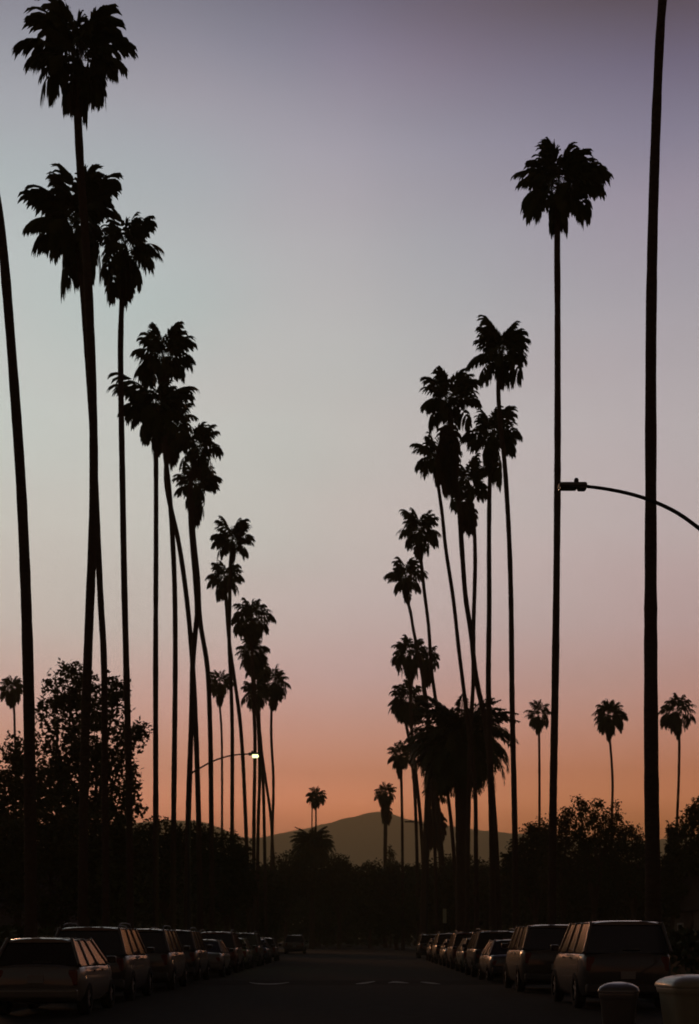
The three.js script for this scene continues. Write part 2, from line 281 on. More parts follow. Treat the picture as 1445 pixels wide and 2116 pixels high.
const palms = [
  // left row, near to far
  { Z: 39, label: 'leaning palm at the left edge of the photo, its crown out of frame', group: GL, c: [-200, -150, 125], w: [15, 25], t: [[-130, 20], [-42, 260], [-3, 430], [8, 520], [15, 600], [29, 780], [44, 1000], [53, 1200], [59, 1400], [62, 1600]] },
  { Z: 47, label: 'tallest palm at the top left, its big crown touching the top of the photo', group: GL, c: [160, 128, 118], w: [15.5, 19], skirt: 100, t: [[161, 235], [166, 340], [177, 500], [184, 620], [191, 800], [194, 950], [192, 1100], [186, 1250], [182, 1350], [177, 1500], [173, 1700]],
    tips: [[71, 16], [110, 22], [149, 8], [211, 24], [246, 48], [29, 111], [277, 111], [64, 156], [86, 204], [260, 170], [227, 204], [128, 218], [183, 235], [205, 215]] },
  { Z: 51.5, label: 'palm with ragged spreading crown directly below the tallest left crown', group: GL, c: [158, 460, 108], w: [9.5, 15], skirt: 110, t: [[165, 560], [171, 640], [183, 800], [194, 950], [203, 1150], [208, 1250], [214, 1350], [217, 1600]],
    tips: [[111, 353], [138, 341], [187, 350], [52, 400], [246, 369], [227, 401], [52, 474], [64, 502], [100, 519], [112, 578], [149, 567], [205, 545], [190, 560]] },
  { Z: 56, label: 'palm whose round crown pokes out right of the two tall left crowns', group: GL, c: [256, 508, 84], w: [10.5, 14], skirt: 95, t: [[250, 600], [247, 700], [248, 800], [252, 1000], [256, 1200], [260, 1350], [266, 1600]],
    tips: [[317, 450], [334, 512], [322, 554], [292, 578], [254, 609], [218, 602], [204, 567], [235, 430], [270, 437], [300, 470]] },
  { Z: 64.5, label: 'straight palm with a wide crown in the lower half of the left crown cluster', group: GL, c: [318, 838, 82], w: [9, 11.5], skirt: 85, t: [[320, 930], [321, 1100], [321, 1350], [322, 1700]],
    tips: [[224, 788], [268, 795], [404, 806], [392, 834], [241, 852], [265, 872], [291, 899], [311, 923], [378, 862], [345, 780]] },
  { Z: 71, label: 'palm whose crown tops the tight cluster left of the street', group: GL, c: [336, 735, 66], w: [9, 11], skirt: 62, t: [[337, 820], [340, 930], [348, 1000], [354, 1080], [360, 1200], [362, 1350], [359, 1700]],
    tips: [[358, 664], [377, 677], [401, 700], [399, 748], [287, 690], [331, 668], [272, 742], [276, 768], [383, 776], [291, 788], [310, 672]] },
  { Z: 82, label: 'slanting palm with a small crown hidden low in the left cluster', group: GL, c: [358, 880, 52], w: [9, 10.5], skirt: 70, t: [[345, 985], [350, 1030], [370, 1120], [386, 1230], [398, 1360], [405, 1500], [411, 1700]] },
  { Z: 77.5, label: 'palm with a bushy crown at the right shoulder of the left cluster', group: GL, c: [405, 922, 54], w: [9.5, 11], skirt: 60, t: [[393, 1000], [394, 1083], [403, 1190], [407, 1260], [402, 1320], [398, 1375], [395, 1500], [389, 1700]],
    tips: [[448, 884], [410, 874], [457, 937], [438, 968], [352, 925], [372, 885], [430, 880], [365, 960]] },
  { Z: 90, label: 'palm with a spiky crown at the foot of the left cluster', group: GL, c: [404, 1000, 52], w: [9, 9.5], skirt: 75, t: [[398, 1083], [408, 1190], [413, 1280], [428, 1375], [434, 1500], [437, 1700]],
    tips: [[456, 992], [450, 1010], [425, 1034], [419, 1060], [378, 1042], [357, 990], [358, 1018], [440, 966], [385, 960]] },
  { Z: 107, label: 'palm with an uneven crown, upper of the stacked pair right of the left cluster', group: GL, c: [481, 1118, 42], w: [7, 8], skirt: 45, t: [[476, 1170], [475, 1242], [474, 1330], [477, 1400], [480, 1500], [480, 1700]],
    tips: [[452, 1075], [488, 1074], [517, 1085], [524, 1120], [436, 1118], [448, 1150], [514, 1150], [440, 1135], [500, 1080]] },
  { Z: 122, label: 'palm with a ragged crown, lower of the stacked pair right of the left cluster', group: GL, c: [464, 1192, 41], w: [7, 7.5], skirt: 42, t: [[467, 1242], [474, 1330], [484, 1400], [497, 1500], [508, 1700]],
    tips: [[438, 1163], [456, 1158], [500, 1172], [421, 1194], [430, 1212], [447, 1232], [502, 1200], [494, 1222]] },
  { Z: 131, label: 'palm with a full round crown, topmost of the far left column of crowns', group: GL, c: [521, 1278, 41], w: [6.5, 7.5], skirt: 48, t: [[521, 1330], [524, 1450], [527, 1524], [525, 1700]] },
  { Z: 137, label: 'palm with a smaller crown, second in the far left column of crowns', group: GL, c: [523, 1354, 33], w: [6, 7], skirt: 32, t: [[525, 1400], [534, 1500], [537, 1600], [534, 1700]] },
  { Z: 147, label: 'palm with the lowest crown in the far left column, left of its twin', group: GL, c: [527, 1432, 31], w: [6, 6.5], skirt: 32, t: [[531, 1470], [538, 1524], [543, 1600], [546, 1700]] },
  { Z: 159, label: 'slanting palm whose small crown hides behind the far left column', group: GL, c: [533, 1378, 26], w: [5, 6], skirt: 20, t: [[535, 1440], [538, 1524], [549, 1610], [559, 1680], [564, 1760]], merged: true },
  { Z: 161, label: 'palm with crown standing clear on the right of the far left column', group: GL, c: [567, 1410, 32], w: [5, 6], skirt: 42, t: [[562, 1460], [561, 1524], [565, 1600], [565, 1660], [562, 1760]] },
  { Z: 179, label: 'thin palm standing back behind the left row, small crown between trunks', group: GF, c: [455, 1410, 26], w: [4.2, 5], skirt: 36, t: [[454, 1450], [458, 1510], [459, 1600], [459, 1720]] , merged: true },
  { Z: 178, label: 'small distant palm at the far left edge, left of the leafy tree', group: GF, c: [26, 1425, 27], w: [4.5, 5], skirt: 30, t: [[30, 1460], [32, 1520], [33, 1640]], merged: true },
  // centre
  { Z: 226, label: 'tiny round headed palm above the hill, its trunk to the right of its twin', group: GF, c: [653, 1646, 20], w: [3.2, 4], skirt: 20, t: [[653, 1680], [653, 1740]], merged: true },
  { Z: 232, label: 'thin trunked palm close beside the tiny round headed palm over the hill', group: GF, c: [651, 1648, 10], w: [2.4, 3], skirt: 8, t: [[646, 1668], [645, 1690], [645, 1740]], merged: true },
  { Z: 215, label: 'small shaggy palm standing in front of the hill top', group: GF, c: [797, 1640, 22], w: [7, 7.5], skirt: 48, skirtN: 26, t: [[797, 1690], [796, 1790]], merged: true },
  // right row, near to far
  { Z: 36.7, label: 'thick bare palm trunk at the right edge, its crown above the frame', group: GR, c: [1392, -290, 130], w: [15, 31], t: [[1388, -150], [1369, 0], [1354, 302], [1346, 635], [1345, 1030], [1345, 1380], [1347, 1660], [1349, 1767]] },
  { Z: 54.6, label: 'tall lone palm with a ragged crown high on the right', group: GR, c: [1158, 378, 92], w: [11.5, 16], skirt: 80, t: [[1154, 465], [1154, 640], [1153, 1000], [1148, 1400], [1143, 1680]],
    tips: [[1125, 293], [1149, 290], [1182, 298], [1232, 324], [1259, 367], [1249, 396], [1221, 446], [1195, 428], [1067, 375], [1085, 343], [1082, 420], [1094, 446], [1137, 462], [1172, 462], [1215, 345]] },
  { Z: 67, label: 'palm with the highest crown in the cluster right of the street', group: GR, c: [1037, 724, 64], w: [8.5, 12], skirt: 62, t: [[1032, 800], [1036, 870], [1044, 946], [1053, 1099], [1057, 1237], [1059, 1450], [1064, 1700]],
    tips: [[1008, 649], [1061, 660], [1069, 671], [1096, 696], [1093, 722], [1087, 746], [983, 702], [968, 748], [999, 781], [1065, 786], [1036, 665], [1080, 780]] },
  { Z: 77, label: 'palm with crown below and in line with the highest right cluster crown', group: GR, c: [1018, 893, 60], w: [8, 13], skirt: 85, flare: 0.8, t: [[1014, 985], [1012, 1100], [1012, 1250], [1010, 1400], [1011, 1480], [1014, 1600], [1017, 1729]],
    tips: [[1019, 838], [989, 849], [1073, 853], [1081, 906], [1065, 929], [955, 906], [971, 922], [1036, 986], [999, 945], [1062, 900]] },
  { Z: 78.5, label: 'palm with a wide topped crown left of centre in the right cluster', group: GR, c: [928, 836, 62], w: [9, 11], skirt: 140, skirtN: 30, t: [[933, 900], [936, 960], [947, 1040], [955, 1150], [962, 1237], [972, 1302], [982, 1390], [990, 1433], [1001, 1480], [1014, 1600], [1024, 1729]],
    tips: [[866, 798], [908, 773], [953, 774], [974, 786], [993, 807], [874, 859], [886, 889], [968, 889], [990, 845], [925, 775], [880, 840]] },
  { Z: 87.5, label: 'palm with a spread crown at the left of the right cluster', group: GR, c: [903, 945, 53], w: [7, 9], skirt: 52, t: [[906, 1000], [914, 1060], [921, 1129], [937, 1237], [949, 1346], [957, 1411], [970, 1520], [981, 1610], [984, 1780]],
    tips: [[849, 926], [861, 969], [872, 981], [900, 892], [955, 933], [949, 958], [888, 903], [925, 985]] },
  { Z: 92.5, label: 'palm with a heart shaped crown hanging lowest in the right cluster', group: GR, c: [968, 1000, 50], w: [7.5, 9], skirt: 78, skirtN: 26, t: [[975, 1060], [979, 1080], [982, 1150], [981, 1216], [979, 1281], [978, 1411], [973, 1500], [968, 1700]],
    tips: [[968, 943], [945, 967], [919, 1021], [931, 1049], [1018, 979], [1003, 1031], [990, 960], [1012, 1010]] },
  { Z: 109, label: 'palm with a loose crown, upper of the pair left of the right cluster', group: GR, c: [868, 1095, 46], w: [6.5, 7.5], skirt: 55, t: [[867, 1135], [870, 1150], [877, 1216], [886, 1290], [893, 1390], [902, 1455], [914, 1560], [933, 1704]],
    tips: [[838, 1049], [866, 1048], [890, 1055], [908, 1070], [912, 1105], [820, 1107], [837, 1130], [905, 1125], [890, 1140], [832, 1085]] },
  { Z: 130, label: 'palm with a compact crown, lower of the pair left of the right cluster', group: GR, c: [840, 1193, 43], w: [6, 7], skirt: 48, t: [[843, 1240], [849, 1265], [855, 1302], [863, 1340], [872, 1390], [880, 1450], [890, 1560], [899, 1754]],
    tips: [[820, 1155], [848, 1155], [868, 1165], [797, 1192], [815, 1222], [884, 1192], [872, 1220], [812, 1175]] },
  { Z: 140, label: 'palm with a dense dark crown midway down the far right group', group: GR, c: [848, 1352, 38], w: [6.5, 7], skirt: 48, t: [[847, 1400], [848, 1415], [852, 1520], [870, 1704]] },
  { Z: 148, label: 'palm with a small crown and bulging dead skirt behind the dense far right crown', group: GR, c: [884, 1360, 25], w: [8.5, 9.5], skirt: 45, skirtN: 20, t: [[876, 1400], [876, 1417], [883, 1462], [890, 1560], [912, 1754]] },
  { Z: 147, label: 'palm with arching crown just left of the large date palm', group: GR, c: [846, 1452, 42], w: [6, 6.5], skirt: 36, t: [[838, 1480], [845, 1527], [851, 1570], [856, 1620], [860, 1704]] },
  { Z: 175, label: 'small palm with drooping crown low beside the large date palm', group: GR, c: [827, 1563, 27], w: [5, 6], skirt: 36, t: [[829, 1600], [831, 1680], [832, 1790]], merged: true },
  { Z: 150, label: 'shaggy palm in a long dead skirt under the large date palm', group: GR, c: [902, 1640, 25], w: [9, 10], skirt: 85, skirtN: 44, t: [[904, 1690], [908, 1730], [912, 1790]], merged: true },
  // side street palms on the right
  { Z: 147, label: 'small palm just left of the tall lone right trunk', group: GF, c: [1113, 1478, 28], n: 36, w: [4.6, 5.2], skirt: 30, t: [[1114, 1510], [1115, 1600], [1115, 1700]], merged: true },
  { Z: 147, label: 'small palm with a round crown in the gap between the two right trunks', group: GF, c: [1260, 1479, 33], n: 70, w: [4.6, 5.6], skirt: 40, t: [[1261, 1515], [1265, 1570], [1267, 1620], [1265, 1690]], merged: true },
  { Z: 147, label: 'small palm right of the thick right trunk near the photo edge', group: GF, c: [1402, 1472, 36], n: 42, w: [5, 5.8], skirt: 40, t: [[1405, 1515], [1404, 1600], [1399, 1720]], merged: true },
];
palms.forEach(palm);

// ---------------------------------------------------------------- date palms
function dateFrond(pitch) {
  const b = new Buf(), n = 12; let th = pitch * Math.PI / 180, p = V(0, 0, 0), k1 = 0.055 + 0.075 * Math.max(0, Math.cos(th)); const P = [], T = [];
  for (let k = 0; k <= n; k++) { const t = V(Math.cos(th), Math.sin(th), 0); P.push(p); T.push(t); p = p.clone().addScaledVector(t, 1 / n); if (th > -1.4) th -= k1 * (0.5 + k / n * 1.3); }
  for (let k = 0; k <= n; k++) { const w = 0.014 * (1 - 0.8 * k / n); b.v(P[k].clone().add(V(0, 0, w))); b.v(P[k].clone().add(V(0, 0, -w))); if (k) { const o = 2 * k; b.q(o - 2, o - 1, o + 1, o); } }
  const m = 30;
  for (let i = 2; i <= m; i++) for (const s of [-1, 1]) {
    const f = i / m * n, k = Math.min(n - 1, Math.floor(f)), q = P[k].clone().lerp(P[k + 1], f - k), t = T[k], up = V(-t.y, t.x, 0);
    const len = 0.2 * Math.sin(Math.PI * Math.min(1, 0.12 + 0.8 * i / m)) * rr(0.8, 1.2), d = t.clone().multiplyScalar(0.75).add(V(0, 0, s * 0.8)).addScaledVector(up, rr(-0.1, 0.35)).normalize();
    const w = t.clone().multiplyScalar(0.03), mid = q.clone().addScaledVector(d, len * 0.5), tip = q.clone().addScaledVector(d, len).add(V(0, -len * 0.45, 0));
    const a = b.v(q), c = b.v(mid.clone().add(w)), e = b.v(mid.clone().sub(w)), g = b.v(tip); b.t(a, c, e); b.t(c, g, e);
  }
  return b.geo();
}
seed = 77;
const dateBins = []; for (let k = -80; k <= 90; k += 10) dateBins.push([dateFrond(k), dateFrond(k + 3)]);
function datePalm(o) {
  seed = 500 + o.c[0];
  const k = o.Z / F, [cx, cy, cr] = o.c, foot = at(o.foot, HY, o.Z), g = thing('date_palm', o.label, 'date palm', [foot.x, 0, foot.z]);
  const C = at(cx, cy, o.Z).sub(V(foot.x, 0, foot.z)), r = o.w / 2 * k, R = cr * k;
  part('trunk', tube([V(0, -0.1, 0), V(C.x * 0.4, C.y * 0.5, 0), C.clone().add(V(0, -R * 0.1, 0))], (u) => r * (1 + 0.35 * Math.exp(-u * 9) + (u > 0.84 ? (u - 0.84) * 2.2 : 0)), 0, 14, 34, 0.05), M.bark, g);
  for (let j = 0; j < o.n; j++) {
    const f = j / (o.n - 1), pitch = 72 - 125 * f ** 0.9 + rr(-6, 6), geo = pick(dateBins[Math.max(0, Math.min(dateBins.length - 1, Math.round((pitch + 80) / 10)))]);
    const m = part('frond', geo, pick(M.frond), g); m.position.copy(C); m.rotation.y = j * 2.39996 + rr(-0.2, 0.2); m.scale.setScalar(R * rr(0.95, 1.2) * (f > 0.8 ? 0.92 : 1.05));
  }
  const dead = []; for (let j = 0; j < 14; j++) { const a = rr(0, 6.28), s = R * rr(0.35, 0.6); dead.push(dateBins[0][0].clone().applyMatrix4(M4([C.x + Math.cos(a) * r, C.y - 0.2 * R, C.z - Math.sin(a) * r], [0, a, 0], [s, s, s]))); }
  part('dead_leaf_skirt', mergeGeometries(dead), M.dead, g);
}
datePalm({ Z: 100, c: [952, 1536, 110], foot: 957, w: 26, n: 140, label: 'large date palm with a wide arching crown and thick trunk on the right' });
datePalm({ Z: 138, c: [890, 1550, 48], foot: 874, w: 15, n: 80, label: 'smaller date palm tucked behind the left half of the large date palm' });
datePalm({ Z: 196, c: [645, 1748, 46], foot: 645, w: 10, n: 150, label: 'low bushy date palm in the middle of the photo before the hill' });

// ---------------------------------------------------------------- leafy trees
// blobs: crown lobes in the photograph [x, y, rx, ry]; leaves hang in clumps with gaps between
function leafTree(o) {
  seed = 90 + Math.round(o.foot * 3 + o.Z);
  const k = o.Z / F, foot = at(o.foot, HY, o.Z), g = thing(o.name ?? 'leafy_tree', o.label, o.cat ?? 'tree', [foot.x, 0, foot.z], 0, o.group);
  const b = new Buf(), limbs = [], Lb = o.blobs.map(([x, y, rx, ry]) => ({ c: at(x, y, o.Z).sub(V(foot.x, 0, foot.z)), rx: rx * k, ry: ry * k, rz: (o.deep ?? 0.9) * Math.min(rx, ry * 1.6) * k }));
  const low = Math.min(...Lb.map((l) => l.c.y)), stem = V(rr(-0.2, 0.2), Math.max(0.6, low * 0.45), rr(-0.2, 0.2));
  limbs.push(tube([V(0, -0.1, 0), stem.clone().multiplyScalar(0.5).setX(rr(-0.15, 0.15)), stem], o.trunk ?? 0.28, (o.trunk ?? 0.28) * 0.7, 8, 8, 0.05));
  Lb.forEach((l) => {
    const n = Math.max(3, Math.round((o.clumps ?? 1) * 2.1 * l.rx * l.ry / o.size ** 2));
    limbs.push(tube([stem, stem.clone().lerp(l.c, 0.5).add(V(rr(-0.3, 0.3), 0.1, rr(-0.3, 0.3))), l.c], (o.trunk ?? 0.28) * 0.5, 0.035, 6, 8));
    for (let i = 0; i < n; i++) {
      const u = V(rr(-1, 1), rr(-1, 1), rr(-1, 1)); if (u.length() > 1) { i--; continue; } u.setLength(u.length() ** 0.45);
      const c = l.c.clone().add(V(u.x * l.rx, u.y * l.ry, u.z * l.rz)), cr = o.size * rr(0.7, 1.7);
      if (i % 8 === 0) limbs.push(tube([l.c.clone().lerp(stem, 0.15), l.c.clone().lerp(c, 0.6).add(V(0, -0.15, 0)), c], 0.05, 0.012, 4, 4));
      for (let j = 0; j < (o.leaves ?? 46); j++) {
        const d = V(rr(-1, 1), rr(-1, 1), rr(-1, 1)).normalize(), p = c.clone().addScaledVector(d, cr * Math.cbrt(rnd())), a = V(rr(-1, 1), rr(-1.2, 0.5), rr(-1, 1)).normalize(), w = a.clone().cross(V(rr(-1, 1), 1, rr(-1, 1))).normalize(), s = o.leaf * rr(0.7, 1.35);
        const q = [b.v(p), b.v(p.clone().addScaledVector(a, s * 0.5).addScaledVector(w, s * 0.3)), b.v(p.clone().addScaledVector(a, s)), b.v(p.clone().addScaledVector(a, s * 0.5).addScaledVector(w, -s * 0.3))]; b.q(...q);
      }
    }
  });
  part('trunk', merge(limbs), M.wood, g);
  part('crown', b.geo(), o.mat ?? M.leaf[Math.floor(rnd() * 3)], g);
  return g;
}
const GT = 'trees and shrubs along the gardens';
[
  { Z: 84, foot: 180, size: 0.5, leaf: 0.33, clumps: 1.45, leaves: 36, trunk: 0.34, label: 'big loose leafy tree with sky gaps behind the left palm trunks', blobs: [[140, 1420, 46, 40], [110, 1475, 34, 36], [180, 1450, 50, 50], [235, 1440, 34, 46], [262, 1520, 34, 40], [200, 1530, 60, 56], [120, 1540, 48, 48], [235, 1600, 50, 56], [160, 1620, 70, 50], [110, 1630, 50, 54], [255, 1670, 34, 50], [180, 1690, 80, 50]] },
  { Z: 76, foot: 30, size: 0.46, leaf: 0.26, clumps: 2, leaves: 36, trunk: 0.26, label: 'leafy tree at the left edge below the small distant palm', blobs: [[35, 1545, 22, 30], [22, 1590, 30, 34], [50, 1610, 34, 50], [5, 1650, 40, 50], [60, 1680, 50, 60], [-40, 1640, 50, 60]] },
  { Z: 70, foot: 90, size: 0.6, leaf: 0.26, clumps: 3.2, leaves: 50, label: 'dense dark tree in front of the loose leafy tree on the left', blobs: [[60, 1745, 90, 60], [170, 1745, 90, 66], [235, 1750, 50, 50], [110, 1820, 150, 70], [-20, 1760, 60, 70], [220, 1830, 70, 60]] },
  { Z: 95, foot: 345, size: 0.55, leaf: 0.24, clumps: 2.6, leaves: 50, label: 'rounded dark tree left of the lit street lamp, its top smooth', blobs: [[300, 1745, 34, 44], [340, 1735, 46, 40], [385, 1745, 46, 44], [420, 1760, 30, 40], [350, 1800, 90, 60], [280, 1790, 30, 60]] },
  { Z: 104, foot: 465, size: 0.5, leaf: 0.24, clumps: 2.6, leaves: 50, label: 'dark tree under the lit street lamp sloping down to the right', blobs: [[430, 1762, 34, 44], [470, 1770, 36, 46], [500, 1790, 26, 50], [460, 1830, 70, 50]] },
  { Z: 185, foot: 590, size: 0.8, leaf: 0.34, clumps: 3.2, leaves: 50, label: 'low dark tree at the left foot of the middle date palm', blobs: [[570, 1800, 26, 26], [605, 1795, 30, 30], [630, 1800, 30, 34], [590, 1830, 50, 40]] },
  { Z: 188, foot: 700, size: 0.8, leaf: 0.34, clumps: 3.2, leaves: 50, label: 'low dark tree at the right foot of the middle date palm', blobs: [[675, 1798, 26, 30], [700, 1795, 20, 26], [722, 1812, 22, 26], [690, 1835, 50, 36]] },
  { Z: 205, foot: 765, size: 0.8, leaf: 0.36, clumps: 2.2, leaves: 50, label: 'small rounded tree below the hill top left of the cypress', blobs: [[765, 1802, 20, 22], [745, 1815, 20, 20], [770, 1830, 40, 30]] },
  { Z: 120, foot: 1110, size: 0.55, leaf: 0.26, clumps: 3, leaves: 48, label: 'dark tree with a pointed top beside the tall lone right trunk', blobs: [[1112, 1710, 16, 24], [1100, 1735, 26, 28], [1130, 1740, 24, 30], [1080, 1775, 36, 36], [1110, 1800, 60, 50]] },
  { Z: 112, foot: 1165, size: 0.4, leaf: 0.24, clumps: 1.5, leaves: 40, label: 'tree with a small round clump just right of the tall lone trunk', blobs: [[1162, 1690, 20, 20], [1172, 1704, 14, 16], [1150, 1730, 30, 34], [1180, 1760, 40, 40], [1160, 1810, 50, 40]] },
  { Z: 110, foot: 1225, size: 0.42, leaf: 0.24, clumps: 1.5, leaves: 40, label: 'tree with cloud like clumps in the gap between the right trunks', blobs: [[1196, 1664, 8, 14], [1200, 1684, 16, 14], [1225, 1672, 22, 18], [1240, 1690, 18, 20], [1268, 1680, 16, 18], [1272, 1705, 16, 18], [1225, 1722, 40, 26], [1260, 1735, 36, 30], [1240, 1780, 60, 50]] },
  { Z: 108, foot: 1305, size: 0.45, leaf: 0.24, clumps: 1.9, leaves: 46, label: 'tree sloping down towards the left of the thick right trunk', blobs: [[1290, 1722, 14, 16], [1308, 1735, 18, 20], [1325, 1752, 14, 18], [1300, 1775, 40, 40], [1310, 1820, 50, 40]] },
  { Z: 100, foot: 1430, size: 0.45, leaf: 0.24, clumps: 2, leaves: 46, label: 'dark tree at the right edge behind the small pointed cypress', blobs: [[1432, 1694, 16, 26], [1412, 1712, 12, 18], [1450, 1680, 20, 40], [1430, 1750, 44, 50], [1480, 1700, 40, 60], [1420, 1800, 60, 50]] },
  { Z: 150, foot: 1050, size: 0.7, leaf: 0.3, clumps: 3.2, leaves: 50, label: 'low tree at the foot of the right palm cluster', blobs: [[1040, 1812, 30, 24], [1075, 1795, 24, 30], [1000, 1815, 40, 28], [1050, 1850, 70, 40]] },
  { Z: 165, foot: 900, size: 0.8, leaf: 0.32, clumps: 3.2, leaves: 50, label: 'low dark trees merging behind the far right trunks', blobs: [[880, 1812, 40, 24], [930, 1806, 40, 30], [960, 1800, 30, 26], [910, 1850, 70, 40]] },
  { Z: 125, foot: 250, size: 0.9, leaf: 0.42, clumps: 4, leaves: 50, label: 'dark spreading tree filling the gap behind the left palm feet', blobs: [[150, 1800, 80, 50], [240, 1800, 70, 50], [200, 1870, 140, 60], [320, 1850, 60, 60]] },
  { Z: 150, foot: 440, size: 0.9, leaf: 0.42, clumps: 4, leaves: 50, label: 'broad dark tree beyond the tree under the lit lamp', blobs: [[400, 1820, 60, 50], [480, 1830, 60, 46], [540, 1850, 50, 46], [450, 1890, 130, 44]] },
  { Z: 178, foot: 820, size: 0.9, leaf: 0.44, clumps: 4, leaves: 50, label: 'low dark tree closing the street left of the date palm trunks', blobs: [[800, 1835, 50, 40], [850, 1830, 50, 36], [820, 1885, 90, 46]] },
  { Z: 140, foot: 980, size: 0.9, leaf: 0.42, clumps: 4, leaves: 50, label: 'broad dark tree behind the feet of the right palm cluster', blobs: [[940, 1840, 60, 40], [1010, 1840, 60, 40], [980, 1890, 120, 46], [1080, 1860, 50, 60]] },
  { Z: 128, foot: 1180, size: 0.85, leaf: 0.4, clumps: 4, leaves: 50, label: 'wide dark tree low behind the clumped trees on the right', blobs: [[1130, 1820, 60, 50], [1210, 1810, 70, 50], [1300, 1830, 70, 50], [1200, 1880, 140, 50]] },
  { Z: 118, foot: 1400, size: 0.85, leaf: 0.4, clumps: 4, leaves: 50, label: 'wide dark tree low at the right edge behind the cypress', blobs: [[1370, 1825, 60, 50], [1440, 1810, 60, 60], [1410, 1880, 120, 50]] },
  { Z: 215, foot: 660, size: 1.1, leaf: 0.5, clumps: 4, leaves: 50, label: 'dark mass of a tree beyond the middle date palm', blobs: [[600, 1850, 50, 40], [660, 1840, 50, 40], [730, 1850, 50, 40], [660, 1890, 120, 40]] },
].forEach((o) => leafTree({ group: GT, ...o }));
// narrow cypresses
[[806, 1755, 16, 150, 205, 'narrow cypress before the hill, right of the small shaggy palm'], [1390, 1705, 17, 180, 102, 'pointed cypress between the thick right trunk and the photo edge']].forEach(([x, y, rx, h, Z, label]) => {
  const blobs = []; for (let k = 0; k < 6; k++) { const f = (k + 0.5) / 6; blobs.push([x, y + h * f, rx * (0.25 + 0.9 * f), h / 9]); }
  leafTree({ name: 'cypress', cat: 'cypress', Z, foot: x, size: Z / 420, leaf: 0.26, clumps: 2.6, leaves: 46, trunk: 0.16, blobs, label });
});
// far-off belt of trees that closes the street
{
  seed = 4321; const b = new Buf();
  for (let i = 0; i < 2000; i++) {
    const Z = rr(230, 420), px = rr(-500, 2000), top = 1806 + 10 * noise.noise(px * 0.02, Z * 0.01, 2) + 8 * noise.noise(px * 0.07, Z * 0.05, 5), c = at(px, rr(top, 1950), Z), s = rr(1, 2.6);
    for (let j = 0; j < 60; j++) {
      const p = c.clone().add(V(rr(-1, 1), rr(-0.8, 0.8), rr(-1, 1)).multiplyScalar(s)), a = V(rr(-1, 1), rr(-1, 1), rr(-1, 1)).normalize().multiplyScalar(1.1), w = a.clone().cross(V(rr(-1, 1), 1, rr(-1, 1))).normalize().multiplyScalar(0.46);
      b.q(b.v(p), b.v(p.clone().addScaledVector(a, 0.5).add(w)), b.v(p.clone().add(a)), b.v(p.clone().addScaledVector(a, 0.5).sub(w)));
    }
  }
  const m = part('distant_trees', b.geo(), M.leaf[2], scene); m.userData = { kind: 'stuff', label: 'far belt of dark trees closing the end of the street', category: 'trees' };
}
// clipped hedges along the gardens
[[-11.6, 24, 62, 1.7, 'long dark hedge along the left pavement'], [-11.8, 66, 150, 2.2, 'taller dark hedge far down the left pavement'], [11.4, 30, 70, 1.6, 'long dark hedge along the right pavement'], [11.6, 75, 160, 2.2, 'taller dark hedge far down the right pavement']].forEach(([x, z0, z1, h, label], n) => {
  seed = 60 + n; const g = thing('hedge', label, 'hedge', [onStreet(x, z0), 0, -z0]), b = new Buf(), N = 5200;
  for (let i = 0; i < N; i++) {
    const l = rr(0, z1 - z0), p = V(rr(-0.55, 0.55) + AX * l, Math.sqrt(rnd()) * h * (1 + 0.08 * noise.noise(l * 0.4, n, 0)), -l), a = V(rr(-1, 1), rr(-1, 1), rr(-1, 1)).normalize().multiplyScalar(0.34), w = a.clone().cross(V(rr(-1, 1), 1, rr(-1, 1))).normalize().multiplyScalar(0.13);
    b.q(b.v(p), b.v(p.clone().addScaledVector(a, 0.5).add(w)), b.v(p.clone().add(a)), b.v(p.clone().addScaledVector(a, 0.5).sub(w)));
  }
  part('foliage', b.geo(), M.leaf[n % 3], g);
  part('stems', merge(Array.from({ length: 20 }, (_, i) => { const l = (i + 0.5) / 20 * (z1 - z0); return box(0.7, h * 0.84, (z1 - z0) / 20.5, [AX * l, h * 0.42 - 0.05, -l]); })), M.wood, g);
});

// ---------------------------------------------------------------- houses in the gardens
function house(x, Z, w, d, h, turn, n, label) {
  const g = thing('house', label, 'house', [onStreet(x, Z), 0, -Z], turn, 'low houses behind the palms'), wm = M.wall[n % 2];
  part('wall', merge([box(w, h, d, [0, h / 2, 0])]), wm, g);
  const r = new THREE.Shape([[-w / 2 - 0.5, 0], [w / 2 + 0.5, 0], [0, w * 0.24]].map((p) => new THREE.Vector2(...p)));
  const rf = part('roof', new THREE.ExtrudeGeometry(r, { depth: d + 1, bevelEnabled: false }).translate(0, h + 0.003, -d / 2 - 0.5), M.roof, g);
  part('chimney', box(0.6, 1.4, 0.6, [w * 0.2, h + w * 0.2, 0]), wm, rf);
  for (const s of [-1, 1]) { const win = part('window', box(1.4, 1.2, 0.06, [s * w * 0.28, h * 0.55, d / 2 + 0.02]), M.glass, g); part('frame', merge([box(1.6, 0.1, 0.1, [s * w * 0.28, h * 0.55 + 0.65, d / 2 + 0.04]), box(1.6, 0.1, 0.1, [s * w * 0.28, h * 0.55 - 0.65, d / 2 + 0.04]), box(0.1, 1.19, 0.1, [s * w * 0.28 - 0.75, h * 0.55, d / 2 + 0.04]), box(0.1, 1.19, 0.1, [s * w * 0.28 + 0.75, h * 0.55, d / 2 + 0.04])]), M.frame, win); }
  const dr = part('door', box(1, 2.1, 0.08, [0, 1.08, d / 2 + 0.03]), M.door, g); part('handle', new THREE.SphereGeometry(0.04, 8, 6).translate(0.38, 1.05, d / 2 + 0.1), M.steel, dr);
}
house(-22, 62, 11, 9, 3.3, Math.PI / 2, 0, 'low house behind the hedge, nearest on the left');
house(-23, 92, 12, 9, 3.4, Math.PI / 2, 1, 'low house far down the left side behind the rounded tree');
